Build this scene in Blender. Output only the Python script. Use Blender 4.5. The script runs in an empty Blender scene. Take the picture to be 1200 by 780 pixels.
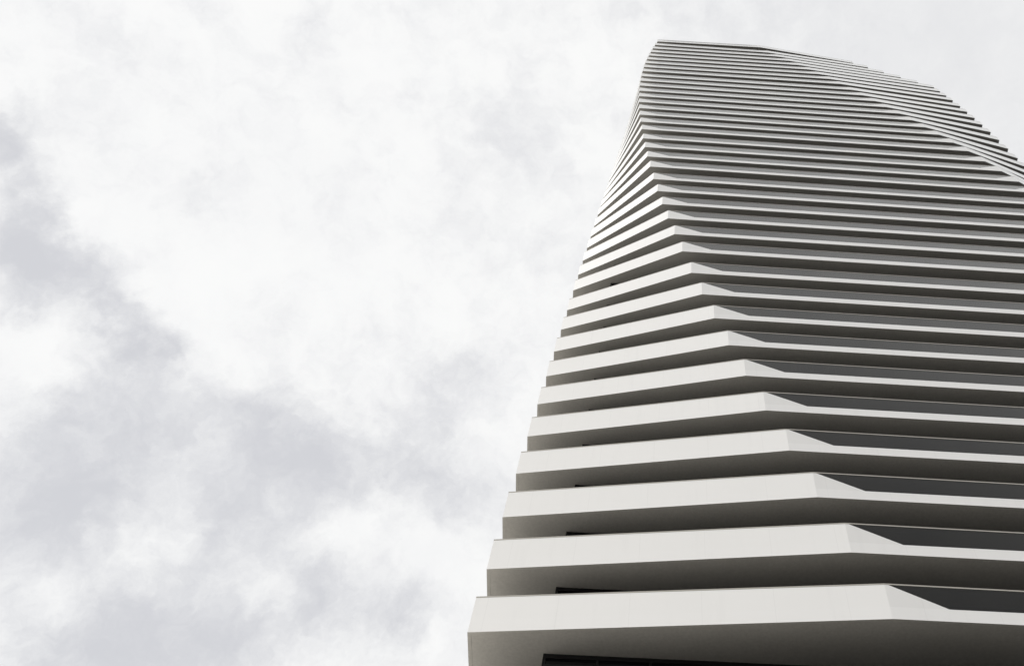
import bpy, math
from mathutils import Vector

S = bpy.context.scene
COL = S.collection
H = 3.2            # storey height in metres
EYE = 1.6          # the camera is held at eye height above the ground

# ------------------------------------------------------------------ camera
PITCH = math.atan(1000.0 / 635.0)
cam_data = bpy.data.cameras.new("camera")
cam = bpy.data.objects.new("camera", cam_data)
COL.objects.link(cam)
cam.location = (0, 0, EYE)
cam.rotation_euler = (math.pi / 2 + PITCH, 0, 0)
cam_data.sensor_width = 36.0
cam_data.lens = 30.0
cam_data.shift_x = -200.0 / 1200.0      # the photograph is an off-centre crop
cam_data.clip_start = 0.1
cam_data.clip_end = 5000.0
S.camera = cam

# ------------------------------------------------------------------ sky and sun
SUN_EL, SUN_AZ = math.radians(46), math.radians(248)   # azimuth from +Y, clockwise
world = bpy.data.worlds.new("World")
S.world = world
world.use_nodes = True
nt = world.node_tree
nt.nodes.clear()


def nd(tree, kind, **kw):
    n = tree.nodes.new(kind)
    for k, v in kw.items():
        setattr(n, k, v)
    return n


def setin(tree, sock, v):
    if isinstance(v, bpy.types.NodeSocket):
        tree.links.new(v, sock)
    else:
        sock.default_value = v


def mth(tree, op, a, b=None, c=None, clamp=False):
    n = nd(tree, 'ShaderNodeMath', operation=op, use_clamp=clamp)
    for i, v in enumerate((a, b, c)):
        if v is not None:
            setin(tree, n.inputs[i], v)
    return n.outputs[0]


def vmth(tree, op, a, b=None, out=0):
    n = nd(tree, 'ShaderNodeVectorMath', operation=op)
    setin(tree, n.inputs[0], a)
    if b is not None:
        setin(tree, n.inputs['Scale'] if op == 'SCALE' else n.inputs[1], b)
    return n.outputs['Value'] if out else n.outputs['Vector']


def smooth(tree, v, lo, hi):
    n = nd(tree, 'ShaderNodeMapRange', interpolation_type='SMOOTHSTEP')
    setin(tree, n.inputs['Value'], v)
    n.inputs['From Min'].default_value = lo
    n.inputs['From Max'].default_value = hi
    return n.outputs['Result']


def noise(tree, vec, scale, detail, rough=.55, out='Fac'):
    n = nd(tree, 'ShaderNodeTexNoise')
    tree.links.new(vec, n.inputs['Vector'])
    n.inputs['Scale'].default_value = scale
    n.inputs['Detail'].default_value = detail
    n.inputs['Roughness'].default_value = rough
    return n.outputs[out]


def mixc(tree, fac, a, b):
    n = nd(tree, 'ShaderNodeMix', data_type='RGBA')
    setin(tree, n.inputs[0], fac)
    setin(tree, n.inputs[6], a)
    setin(tree, n.inputs[7], b)
    return n.outputs[2]


# Cloud banks are laid out by direction of view from the ground.
CP, SP = math.cos(PITCH), math.sin(PITCH)


def heading(px, py):
    x, y = (px - 800) / 1000.0, (390 - py) / 1000.0
    return Vector((x, CP - SP * y, SP + CP * y)).normalized()


# dark (positive) and bright (negative) banks of the cloud deck
BANKS = [
    (0, 150, 40, 1.1), (30, 215, 36, .85), (30, 275, 42, 1.05), (15, 320, 40, .7), (85, 325, 38, .95), (125, 360, 32, 1.0), (165, 392, 30, 1.2), (200, 415, 24, 1.0), (140, 620, 200, .20),
    (215, 475, 60, .38), (305, 490, 52, .7), (355, 535, 58, .85), (60, 530, 95, .5), (20, 610, 80, .55),
    (440, 555, 50, .55), (500, 545, 50, .58), (550, 590, 46, .42), (190, 740, 80, 1.1), (285, 750, 46, .6),
    (375, 690, 44, .9), (465, 720, 40, .9), (150, 490, 80, .28), (530, 435, 45, .45), (590, 150, 60, .18),
    (1060, 40, 260, .24), (1220, 100, 260, .26), (880, -20, 200, .18), (235, 215, 50, .12), (130, 590, 70, .4), (300, 610, 70, .45),
    (60, 775, 80, .75), (412, 620, 32, -.4), (60, 690, 40, -.4), (335, 590, 24, -.3), (505, 655, 40, -.5), (112, 255, 32, -.5),
    (225, 370, 34, -.6), (190, 630, 36, -.3), (320, 700, 24, -.3), (300, 250, 160, -.2), (280, 430, 40, -.25), (15, 415, 36, -.5),
]
tc = nd(nt, 'ShaderNodeTexCoord')
ray = tc.outputs['Generated']
w1 = vmth(nt, 'SUBTRACT', noise(nt, ray, 8.0, 4, .55, 'Color'), (.5, .5, .5))
w2 = vmth(nt, 'SUBTRACT', noise(nt, ray, 26.0, 6, .6, 'Color'), (.5, .5, .5))
puff = vmth(nt, 'ADD', ray, vmth(nt, 'ADD', vmth(nt, 'SCALE', w1, .06), vmth(nt, 'SCALE', w2, .05)))
total = None
for px, py, sg, wt in BANKS:
    c = heading(px, py)
    s = ((heading(px + sg, py) - c).length + (heading(px, py + sg) - c).length) / 2
    d = mth(nt, 'DIVIDE', vmth(nt, 'DISTANCE', puff, c, 1), s)
    g = mth(nt, 'MULTIPLY', mth(nt, 'POWER', .4, mth(nt, 'MULTIPLY', d, d)), wt)
    total = g if total is None else mth(nt, 'ADD', total, g)
fb = mth(nt, 'SUBTRACT', noise(nt, puff, 10.0, 10, .6), .5)
fine = mth(nt, 'SUBTRACT', noise(nt, puff, 27.0, 9, .64), .5)
grain = mth(nt, 'ADD', mth(nt, 'MULTIPLY', fb, 1.45), mth(nt, 'MULTIPLY', fine, 1.25))
# an even high veil to the right of the tower, broken cloud elsewhere
hz = mth(nt, 'DIVIDE', vmth(nt, 'DISTANCE', ray, heading(1120, 60), 1), .28)
even = mth(nt, 'POWER', .4, mth(nt, 'MULTIPLY', hz, hz))
grain = mth(nt, 'MULTIPLY', grain, mth(nt, 'MULTIPLY_ADD', even, -.8, 1.0))
val = mth(nt, 'ADD', total, grain)
dark = smooth(nt, val, -.2, 1.3)
veil = smooth(nt, mth(nt, 'ADD', fb, mth(nt, 'MULTIPLY', fine, .4)), -.25, .3)
veil = mth(nt, 'MULTIPLY', veil, mth(nt, 'MULTIPLY_ADD', even, -.7, 1.0))
bright = mixc(nt, veil, (1.0, 1.0, .99, 1), (.94, .94, .942, 1))
clouds = mixc(nt, dark, bright, (.675, .68, .71, 1))
sky = nd(nt, 'ShaderNodeTexSky', sky_type='NISHITA', sun_disc=False)
sky.sun_elevation = SUN_EL
sky.sun_rotation = SUN_AZ
skyc = vmth(nt, 'SCALE', sky.outputs[0], .10)
full = mixc(nt, .95, skyc, clouds)
bg = nd(nt, 'ShaderNodeBackground')
bg.inputs['Strength'].default_value = 1.0
nt.links.new(full, bg.inputs[0])
wo = nd(nt, 'ShaderNodeOutputWorld')
nt.links.new(bg.outputs[0], wo.inputs[0])

sun_data = bpy.data.lights.new("sun", 'SUN')
sun_data.energy = 2.9
sun_data.angle = math.radians(10)
sun_data.color = (1.0, .972, .93)
sun = bpy.data.objects.new("sun", sun_data)
COL.objects.link(sun)
sd = Vector((math.sin(SUN_AZ) * math.cos(SUN_EL), math.cos(SUN_AZ) * math.cos(SUN_EL), math.sin(SUN_EL)))
sun.rotation_euler = sd.to_track_quat('Z', 'Y').to_euler()
sun.location = sd * 200

S.view_settings.view_transform = 'Standard'
S.view_settings.look = 'None'
S.view_settings.exposure = 0.0
S.view_settings.gamma = 1.0
S.view_settings.use_curve_mapping = False


# ------------------------------------------------------------------ materials
def material(name):
    m = bpy.data.materials.new(name)
    m.use_nodes = True
    t = m.node_tree
    return m, t, t.nodes['Principled BSDF']


def plain(name, col, rough=.5, spec=.5, var=.04, scale=2.0, grain=0.0, gscale=40.0, bump=0.0):
    m, t, b = material(name)
    geo = nd(t, 'ShaderNodeNewGeometry')
    n = noise(t, geo.outputs['Position'], scale, 5)
    f = mth(t, 'MULTIPLY_ADD', mth(t, 'SUBTRACT', n, .5), 2 * var, 1.0)
    if grain:
        g = noise(t, geo.outputs['Position'], gscale, 3, .7)
        f = mth(t, 'ADD', f, mth(t, 'MULTIPLY', mth(t, 'SUBTRACT', g, .5), grain))
    c = vmth(t, 'SCALE', col, f)
    t.links.new(c, b.inputs['Base Color'])
    b.inputs['Roughness'].default_value = rough
    b.inputs['Specular IOR Level'].default_value = spec
    if bump:
        bp = nd(t, 'ShaderNodeBump')
        bp.inputs['Strength'].default_value = bump
        bp.inputs['Distance'].default_value = .004
        t.links.new(noise(t, geo.outputs['Position'], gscale, 4), bp.inputs['Height'])
        t.links.new(bp.outputs[0], b.inputs['Normal'])
    return m


def panel(name, col, rough, spec):
    """Coated metal cladding: panel joints every 2.4 m, faint rain streaks, a clear coat."""
    m = plain(name, col, rough, spec, .02, .35)
    t = m.node_tree
    b = t.nodes['Principled BSDF']
    base = b.inputs['Base Color'].links[0].from_socket
    geo = nd(t, 'ShaderNodeNewGeometry')
    sp = nd(t, 'ShaderNodeSeparateXYZ')
    t.links.new(geo.outputs['Position'], sp.inputs[0])
    run = mth(t, 'MULTIPLY_ADD', sp.outputs[1], -.35, sp.outputs[0])
    fr = mth(t, 'ABSOLUTE', mth(t, 'SUBTRACT', mth(t, 'FRACT', mth(t, 'DIVIDE', run, 2.4)), .5))
    joint = smooth(t, fr, .492, .497)
    st = vmth(t, 'MULTIPLY', geo.outputs['Position'], (2.2, 2.2, .22))
    streak = smooth(t, noise(t, st, 1.0, 5, .65), .5, .75)
    k = mth(t, 'SUBTRACT', mth(t, 'MULTIPLY_ADD', joint, -.045, 1.0), mth(t, 'MULTIPLY', streak, .03))
    t.links.new(vmth(t, 'SCALE', base, k), b.inputs['Base Color'])
    b.inputs['Coat Weight'].default_value = .6
    b.inputs['Coat Roughness'].default_value = .12
    return m


M_WHITE = panel("white_panel", (.835, .825, .803), .28, .8)
M_EDGE = panel("white_slab_edge", (.84, .83, .81), .30, .7)
M_FRONT = panel("front_panel", (.80, .79, .768), .30, .7)  # darker base colour for the front face
M_FAR = panel("far_face_panel", (.90, .90, .885), .25, .9)  # paler base colour for the far right, rear and side faces
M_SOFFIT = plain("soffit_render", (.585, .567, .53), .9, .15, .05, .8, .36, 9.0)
M_COPING = plain("bronze_coping", (.42, .40, .355), .4, .5, .03)
M_FRAME = plain("black_window_frame", (.012, .012, .013), .45, .4, .05)
M_DARKGLASS = plain("dark_window_glass", (.012, .013, .015), .12, .5, .05)
M_DECK = plain("dark_balcony_deck", (.05, .048, .044), .7, .3, .08)
M_ASPHALT = plain("asphalt", (.038, .038, .038), .9, .3, .2, .5, .3, 9.0)
M_KERB = plain("kerb_stone", (.33, .32, .30), .8, .3, .1)
M_BOUNCE = plain("pale_bounce_paving", (.70, .68, .64), .85, .3, .15, .4, .2, 6.0)  # added out-of-view reflector, pale to lift the left undersides

M_GLASS, t, b = material("grey_railing_glass")
lw = nd(t, 'ShaderNodeLayerWeight')
lw.inputs['Blend'].default_value = .5
fr = mth(t, 'MULTIPLY_ADD', mth(t, 'POWER', lw.outputs['Facing'], 4.5), 1.9, .022, clamp=True)
tr = nd(t, 'ShaderNodeBsdfTransparent')
tr.inputs[0].default_value = (.38, .38, .38, 1)
gl = nd(t, 'ShaderNodeBsdfGlossy')
gl.inputs['Color'].default_value = (.97, .965, .95, 1)
gl.inputs['Roughness'].default_value = .06
mx = nd(t, 'ShaderNodeMixShader')
t.links.new(fr, mx.inputs[0])
t.links.new(tr.outputs[0], mx.inputs[1])
t.links.new(gl.outputs[0], mx.inputs[2])
t.links.new(mx.outputs[0], t.nodes['Material Output'].inputs['Surface'])
t.nodes.remove(b)


# ------------------------------------------------------------------ mesh helpers
def obj(name, verts, faces, mats, parent=None, midx=None):
    me = bpy.data.meshes.new(name)
    me.from_pydata([tuple(v) for v in verts], [], faces)
    for m in mats:
        me.materials.append(m)
    if midx:
        me.polygons.foreach_set('material_index', midx)
    me.validate()
    me.update()
    import bmesh
    bm = bmesh.new()
    bm.from_mesh(me)
    bmesh.ops.recalc_face_normals(bm, faces=bm.faces)
    bm.to_mesh(me)
    bm.free()
    o = bpy.data.objects.new(name, me)
    COL.objects.link(o)
    if parent:
        o.parent = parent
    return o


def line_meet(p, d, q, e):
    den = d.x * e.y - d.y * e.x
    s = ((q.x - p.x) * e.y - (q.y - p.y) * e.x) / den
    return p + d * s


def inset(poly, dist):
    """Offset a counter-clockwise polygon inwards, a distance per edge or one for all."""
    n = len(poly)
    ds = dist if isinstance(dist, (list, tuple)) else [dist] * n
    lines = []
    for i in range(n):
        a, b_ = poly[i], poly[(i + 1) % n]
        d = (b_ - a).normalized()
        lines.append((a + Vector((-d.y, d.x)) * ds[i], d))
    return [line_meet(*lines[i - 1], *lines[i]) for i in range(n)]


def prism(name, poly, z0, z1, mats, parent=None, bottom=0, side=0, top=0):
    n = len(poly)
    v = [(p.x, p.y, z0) for p in poly] + [(p.x, p.y, z1) for p in poly]
    f = [tuple(range(n)), tuple(range(n, 2 * n))] + [(i, (i + 1) % n, (i + 1) % n + n, i + n) for i in range(n)]
    return obj(name, v, f, mats, parent, [bottom, top] + [side] * n)


class Boxes:
    """Collects boxes that follow plan segments, all in one mesh."""
    def __init__(self):
        self.v, self.f = [], []

    def seg(self, a, b_, off0, off1, z0, z1):
        d = (b_ - a).normalized()
        nrm = Vector((-d.y, d.x))
        q = [a + nrm * off0, b_ + nrm * off0, b_ + nrm * off1, a + nrm * off1]
        self.quad(q, z0, z1)

    def quad(self, q, z0, z1):
        i = len(self.v)
        self.v += [(p.x, p.y, z0) for p in q] + [(p.x, p.y, z1) for p in q]
        self.f += [(i, i + 1, i + 2, i + 3), (i + 4, i + 5, i + 6, i + 7), (i, i + 1, i + 5, i + 4),
                   (i + 1, i + 2, i + 6, i + 5), (i + 2, i + 3, i + 7, i + 6), (i + 3, i, i + 4, i + 7)]

    def build(self, name, mat, parent):
        return obj(name, self.v, self.f, [mat], parent)


# ------------------------------------------------------------------ ground
r = 3000.0
g_ = obj("ground", [(-r, -r, 0), (r, -r, 0), (r, r, 0), (-r, r, 0)], [(0, 1, 2, 3)], [M_ASPHALT])
g_["kind"] = "structure"
# unseen pale paving and kerb, added and shaped to bounce light onto left undersides
fc = [Vector(p) for p in ((-420, -2), (-18, -2), (3.0, 9), (3.0, 220), (-420, 220))]
g_ = prism("bounce_paving", inset(fc, .15), -.2, .118, [M_BOUNCE])
g_["kind"] = "structure"
kb = Boxes()
for q in range(5):
    a_, b_ = fc[q], fc[(q + 1) % 5]
    ia, ib = inset(fc, .148)[q], inset(fc, .148)[(q + 1) % 5]
    kb.quad([a_, b_, ib, ia], -.2, .125)
g_ = kb.build("kerb", M_KERB, None)
g_["kind"] = "structure"

# ------------------------------------------------------------------ the tower
# Corners of every floor plate in storey heights from the camera:
# floor, underside level, left corner, front corner, right corner, far right corner.
PLAN = [
    (-4, 0.970, -2.003, 6.095, 3.347, 6.137, 11.184, 6.699, 11.520, 9.417),
    (-3, 1.970, -2.033, 6.295, 3.082, 6.302, 11.196, 6.884, 11.520, 9.462),
    (-2, 2.970, -2.063, 6.495, 2.823, 6.460, 11.200, 7.061, 11.520, 9.507),
    (-1, 3.970, -2.093, 6.695, 2.570, 6.612, 11.196, 7.231, 11.520, 9.552),
    (0, 4.970, -2.123, 6.895, 2.322, 6.758, 11.184, 7.393, 11.520, 9.597),
    (1, 6.100, -2.153, 7.095, 2.076, 6.895, 11.164, 7.547, 11.520, 9.642),
    (2, 7.100, -2.179, 7.296, 1.847, 7.032, 11.136, 7.698, 11.520, 9.687),
    (3, 8.100, -2.203, 7.490, 1.620, 7.159, 11.100, 7.839, 11.520, 9.732),
    (4, 9.100, -2.223, 7.679, 1.395, 7.278, 11.056, 7.971, 11.520, 9.777),
    (5, 10.100, -2.242, 7.863, 1.174, 7.390, 11.004, 8.095, 11.520, 9.822),
    (6, 11.100, -2.258, 8.042, 0.959, 7.497, 10.944, 8.212, 11.520, 9.867),
    (7, 12.100, -2.272, 8.219, 0.750, 7.599, 10.876, 8.325, 11.520, 9.912),
    (8, 13.100, -2.284, 8.392, 0.549, 7.698, 10.800, 8.433, 11.520, 9.957),
    (9, 14.100, -2.295, 8.564, 0.355, 7.795, 10.716, 8.538, 11.520, 10.002),
    (10, 15.100, -2.305, 8.734, 0.169, 7.890, 10.624, 8.640, 11.520, 10.047),
    (11, 16.200, -2.314, 8.904, -0.007, 7.984, 10.524, 8.739, 11.520, 10.092),
    (12, 17.200, -2.323, 9.075, -0.175, 8.077, 10.416, 8.836, 11.520, 10.137),
    (13, 18.200, -2.330, 9.246, -0.334, 8.169, 10.300, 8.932, 11.520, 10.182),
    (14, 19.200, -2.338, 9.419, -0.484, 8.262, 10.176, 9.026, 11.520, 10.227),
    (15, 20.200, -2.346, 9.595, -0.625, 8.354, 10.044, 9.119, 11.520, 10.272),
    (16, 21.200, -2.355, 9.774, -0.757, 8.447, 9.904, 9.211, 11.520, 10.317),
    (17, 22.300, -2.364, 9.957, -0.879, 8.539, 9.756, 9.302, 11.520, 10.362),
    (18, 23.300, -2.374, 10.145, -0.993, 8.633, 9.568, 9.387, 11.520, 10.407),
    (19, 24.300, -2.377, 10.317, -1.098, 8.726, 9.406, 9.468, 11.520, 10.452),
    (20, 25.300, -2.380, 10.489, -1.195, 8.820, 9.233, 9.550, 11.520, 10.497),
    (21, 26.400, -2.383, 10.661, -1.282, 8.915, 9.050, 9.633, 11.520, 10.542),
    (22, 27.400, -2.386, 10.833, -1.362, 9.010, 8.856, 9.716, 11.520, 10.587),
    (23, 28.400, -2.389, 11.005, -1.432, 9.106, 8.653, 9.799, 11.491, 10.632),
    (24, 29.400, -2.392, 11.177, -1.494, 9.203, 8.439, 9.882, 11.494, 10.663),
    (25, 30.400, -2.395, 11.349, -1.547, 9.300, 8.216, 9.964, 11.498, 10.703),
    (26, 31.400, -2.398, 11.521, -1.591, 9.398, 7.982, 10.045, 11.501, 10.752),
    (27, 32.400, -2.401, 11.693, -1.626, 9.496, 7.738, 10.125, 11.503, 10.810),
    (28, 33.400, -2.404, 11.865, -1.653, 9.595, 7.484, 10.204, 11.506, 10.877),
    (29, 34.400, -2.407, 12.037, -1.669, 9.694, 7.218, 10.282, 11.508, 10.953),
    (30, 35.400, -2.410, 12.209, -1.677, 9.793, 6.942, 10.358, 11.510, 11.037),
    (31, 36.490, -2.413, 12.381, -1.674, 9.892, 6.653, 10.432, 11.511, 11.131),
    (32, 37.490, -2.416, 12.553, -1.661, 9.991, 6.351, 10.505, 11.512, 11.233),
    (33, 38.490, -2.419, 12.725, -1.638, 10.089, 6.036, 10.576, 11.513, 11.344),
    (34, 39.490, -2.422, 12.897, -1.604, 10.185, 5.706, 10.646, 11.514, 11.464),
    (35, 40.490, -2.425, 13.069, -1.560, 10.280, 5.361, 10.715, 11.023, 11.531),
    (36, 41.490, -2.428, 13.241, -1.504, 10.372, 5.000, 10.782, 10.435, 11.575),
    (37, 42.490, -2.431, 13.413, -1.437, 10.460, 4.621, 10.848, 9.835, 11.617),
    (38, 43.490, -2.434, 13.585, -1.359, 10.543, 4.224, 10.913, 9.243, 11.644),
    (39, 44.490, -2.437, 13.757, -1.269, 10.620, 3.912, 10.911, 8.676, 11.692),
]
BACK = 18.5          # depth of the rear face
P_0 = .447 * H       # parapet height, from the underside of the slab
T_H = .150 * H       # height of the thin slab edge under the glass
TAPER = .61 * H      # run of the sloping end of the parapet
WALL = .12           # parapet thickness

tower = bpy.data.objects.new("high_rise_tower", None)
COL.objects.link(tower)
tower.location = (6.0, 9.0 * H, 0)
tower["label"] = "white high-rise tower with stacked angular balcony bands, dark undersides and grey glass railings"
tower["category"] = "building"


def strip(stations, bot, thin, parent):
    """White parapet band round the floor plate: one closed solid, slab edge and panel above it."""
    v, f, mi = [], [], []
    n = len(stations)
    for o_, i_, top in stations:
        mid = min(thin, top)
        v += [(o_.x, o_.y, bot), (o_.x, o_.y, mid), (o_.x, o_.y, top), (i_.x, i_.y, top), (i_.x, i_.y, bot)]
    for k in range(n):
        a, c = 5 * k, 5 * ((k + 1) % n)
        flat = stations[k][2] <= thin and stations[(k + 1) % n][2] <= thin
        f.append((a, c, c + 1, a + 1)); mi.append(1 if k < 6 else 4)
        if not flat:
            if stations[k][2] <= thin:
                f.append((a + 1, c + 1, c + 2))
            elif stations[(k + 1) % n][2] <= thin:
                f.append((a + 1, c + 1, a + 2))
            else:
                f.append((a + 1, c + 1, c + 2, a + 2))
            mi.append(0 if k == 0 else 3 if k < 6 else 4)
        f.append((a + 2, c + 2, c + 3, a + 3)); mi.append(1)
        f.append((a + 3, c + 3, c + 4, a + 4)); mi.append(0)
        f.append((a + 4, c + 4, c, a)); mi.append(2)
    return obj("parapet", v, f, [M_WHITE, M_EDGE, M_SOFFIT, M_FRONT, M_FAR], parent, mi)


def build_floor(row, ceil):
    k, lev = row[0], row[1] * H
    L, C, R, B = [Vector((row[i], row[i + 1])) * H for i in (2, 4, 6, 8)]
    yb = BACK * H
    L2 = Vector((L.x - .11 * (yb - L.y), yb))
    B2 = Vector((B.x - .03 * (yb - B.y), yb))
    poly = [L, C, R, B, B2, L2]

    # floor slab with its plain underside
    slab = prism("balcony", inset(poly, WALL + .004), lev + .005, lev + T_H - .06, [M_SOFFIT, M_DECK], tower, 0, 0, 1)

    # parapet: a little lower towards the top, and lower still on the far right face
    P_H = P_0 - .0022 * H * max(0, k - 10)
    hts = [P_H, P_H, P_H * .93, P_H * .86, P_H * .86, P_H]
    inn = inset(poly, WALL)
    d = (R - C).normalized()
    nrm = Vector((-d.y, d.x)) * WALL
    top, thin = lev + P_H - .055, lev + T_H
    span = (R - C).length
    tp = min(TAPER, span * .3)
    sts = [(L, inn[0], top), (C, inn[1], top)]
    for s, zz in ((.13, top), (tp, thin), (span - tp, thin), (span - .13, top)):
        sts.append((C + d * s, C + d * s + nrm, zz))
    sts += [(p, q, lev + hh - .055) for p, q, hh in list(zip(poly, inn, hts))[2:]]
    strip(sts, lev, thin, slab)

    # grey glass standing in the thin slab edge
    g = Boxes()
    g.seg(C + d * .16, R - d * .16, .006, .024, thin - .05, lev + P_H - .05)
    g.build("glass_railing", M_GLASS, slab)

    # bronze coping on parapet and glass alike
    out_, in_ = inset(poly, -.004), inset(poly, WALL + .006)
    n = len(poly)
    v = [(p.x, p.y, lev + hh + e) for e in (-.053, 0) for ring in (out_, in_) for p, hh in zip(ring, hts)]
    f = []
    for i in range(n):
        j = (i + 1) % n
        f += [(i, j, n + j, n + i), (2 * n + i, 2 * n + j, 3 * n + j, 3 * n + i),
              (i, j, 2 * n + j, 2 * n + i), (n + i, n + j, 3 * n + j, 3 * n + i)]
    obj("handrail", v, f, [M_COPING], slab)

    # recessed window wall of the storey below this slab
    wx = -1.41 - .009 * (k - 1)
    if k > 18:
        wx = max(wx, row[4] - .02)
    wx *= H
    sb = (.79 + .007 * (k - 1)) * H
    ins = inset(poly, [1.0, sb, .8 * H, .8 * H, .8 * H, .8 * H])
    W = line_meet(ins[1], d, Vector((wx, 0)), Vector((0, 1)))
    W2 = line_meet(ins[4], Vector((1, 0)), W, Vector((-.11, 1)))
    wp = [W, ins[2], ins[3], ins[4], W2]
    z0, z1 = ceil, lev + .004
    wall = prism("window_wall", inset(wp, .05), z0, z1, [M_DARKGLASS], tower)
    fb = Boxes()
    for i in range(5):
        a, e = wp[i], wp[(i + 1) % 5]
        ln = (e - a).length
        dd = (e - a).normalized()
        for zz, hh in ((z1 - .16, .159), (z1 - .50, .12), (z0 + .002, .14)):
            fb.seg(a, e, -.03, .049, zz, zz + hh)
        m = max(2, round(ln / 1.75))
        for q in range(m + 1):
            p0 = a + dd * (ln * q / m)
            fb.seg(p0 - dd * .04, p0 + dd * .04, -.035, .046, z0 + .004, z1 - .003)
    fb.build("window_frame", M_FRAME, wall)


prev = .13
for row in PLAN:
    build_floor(row, prev)
    prev = row[1] * H + T_H - .058

# every part was drawn in world coordinates: hang it on the tower without moving it
bpy.context.view_layer.update()
for o in tower.children:
    o.matrix_parent_inverse = tower.matrix_world.inverted()
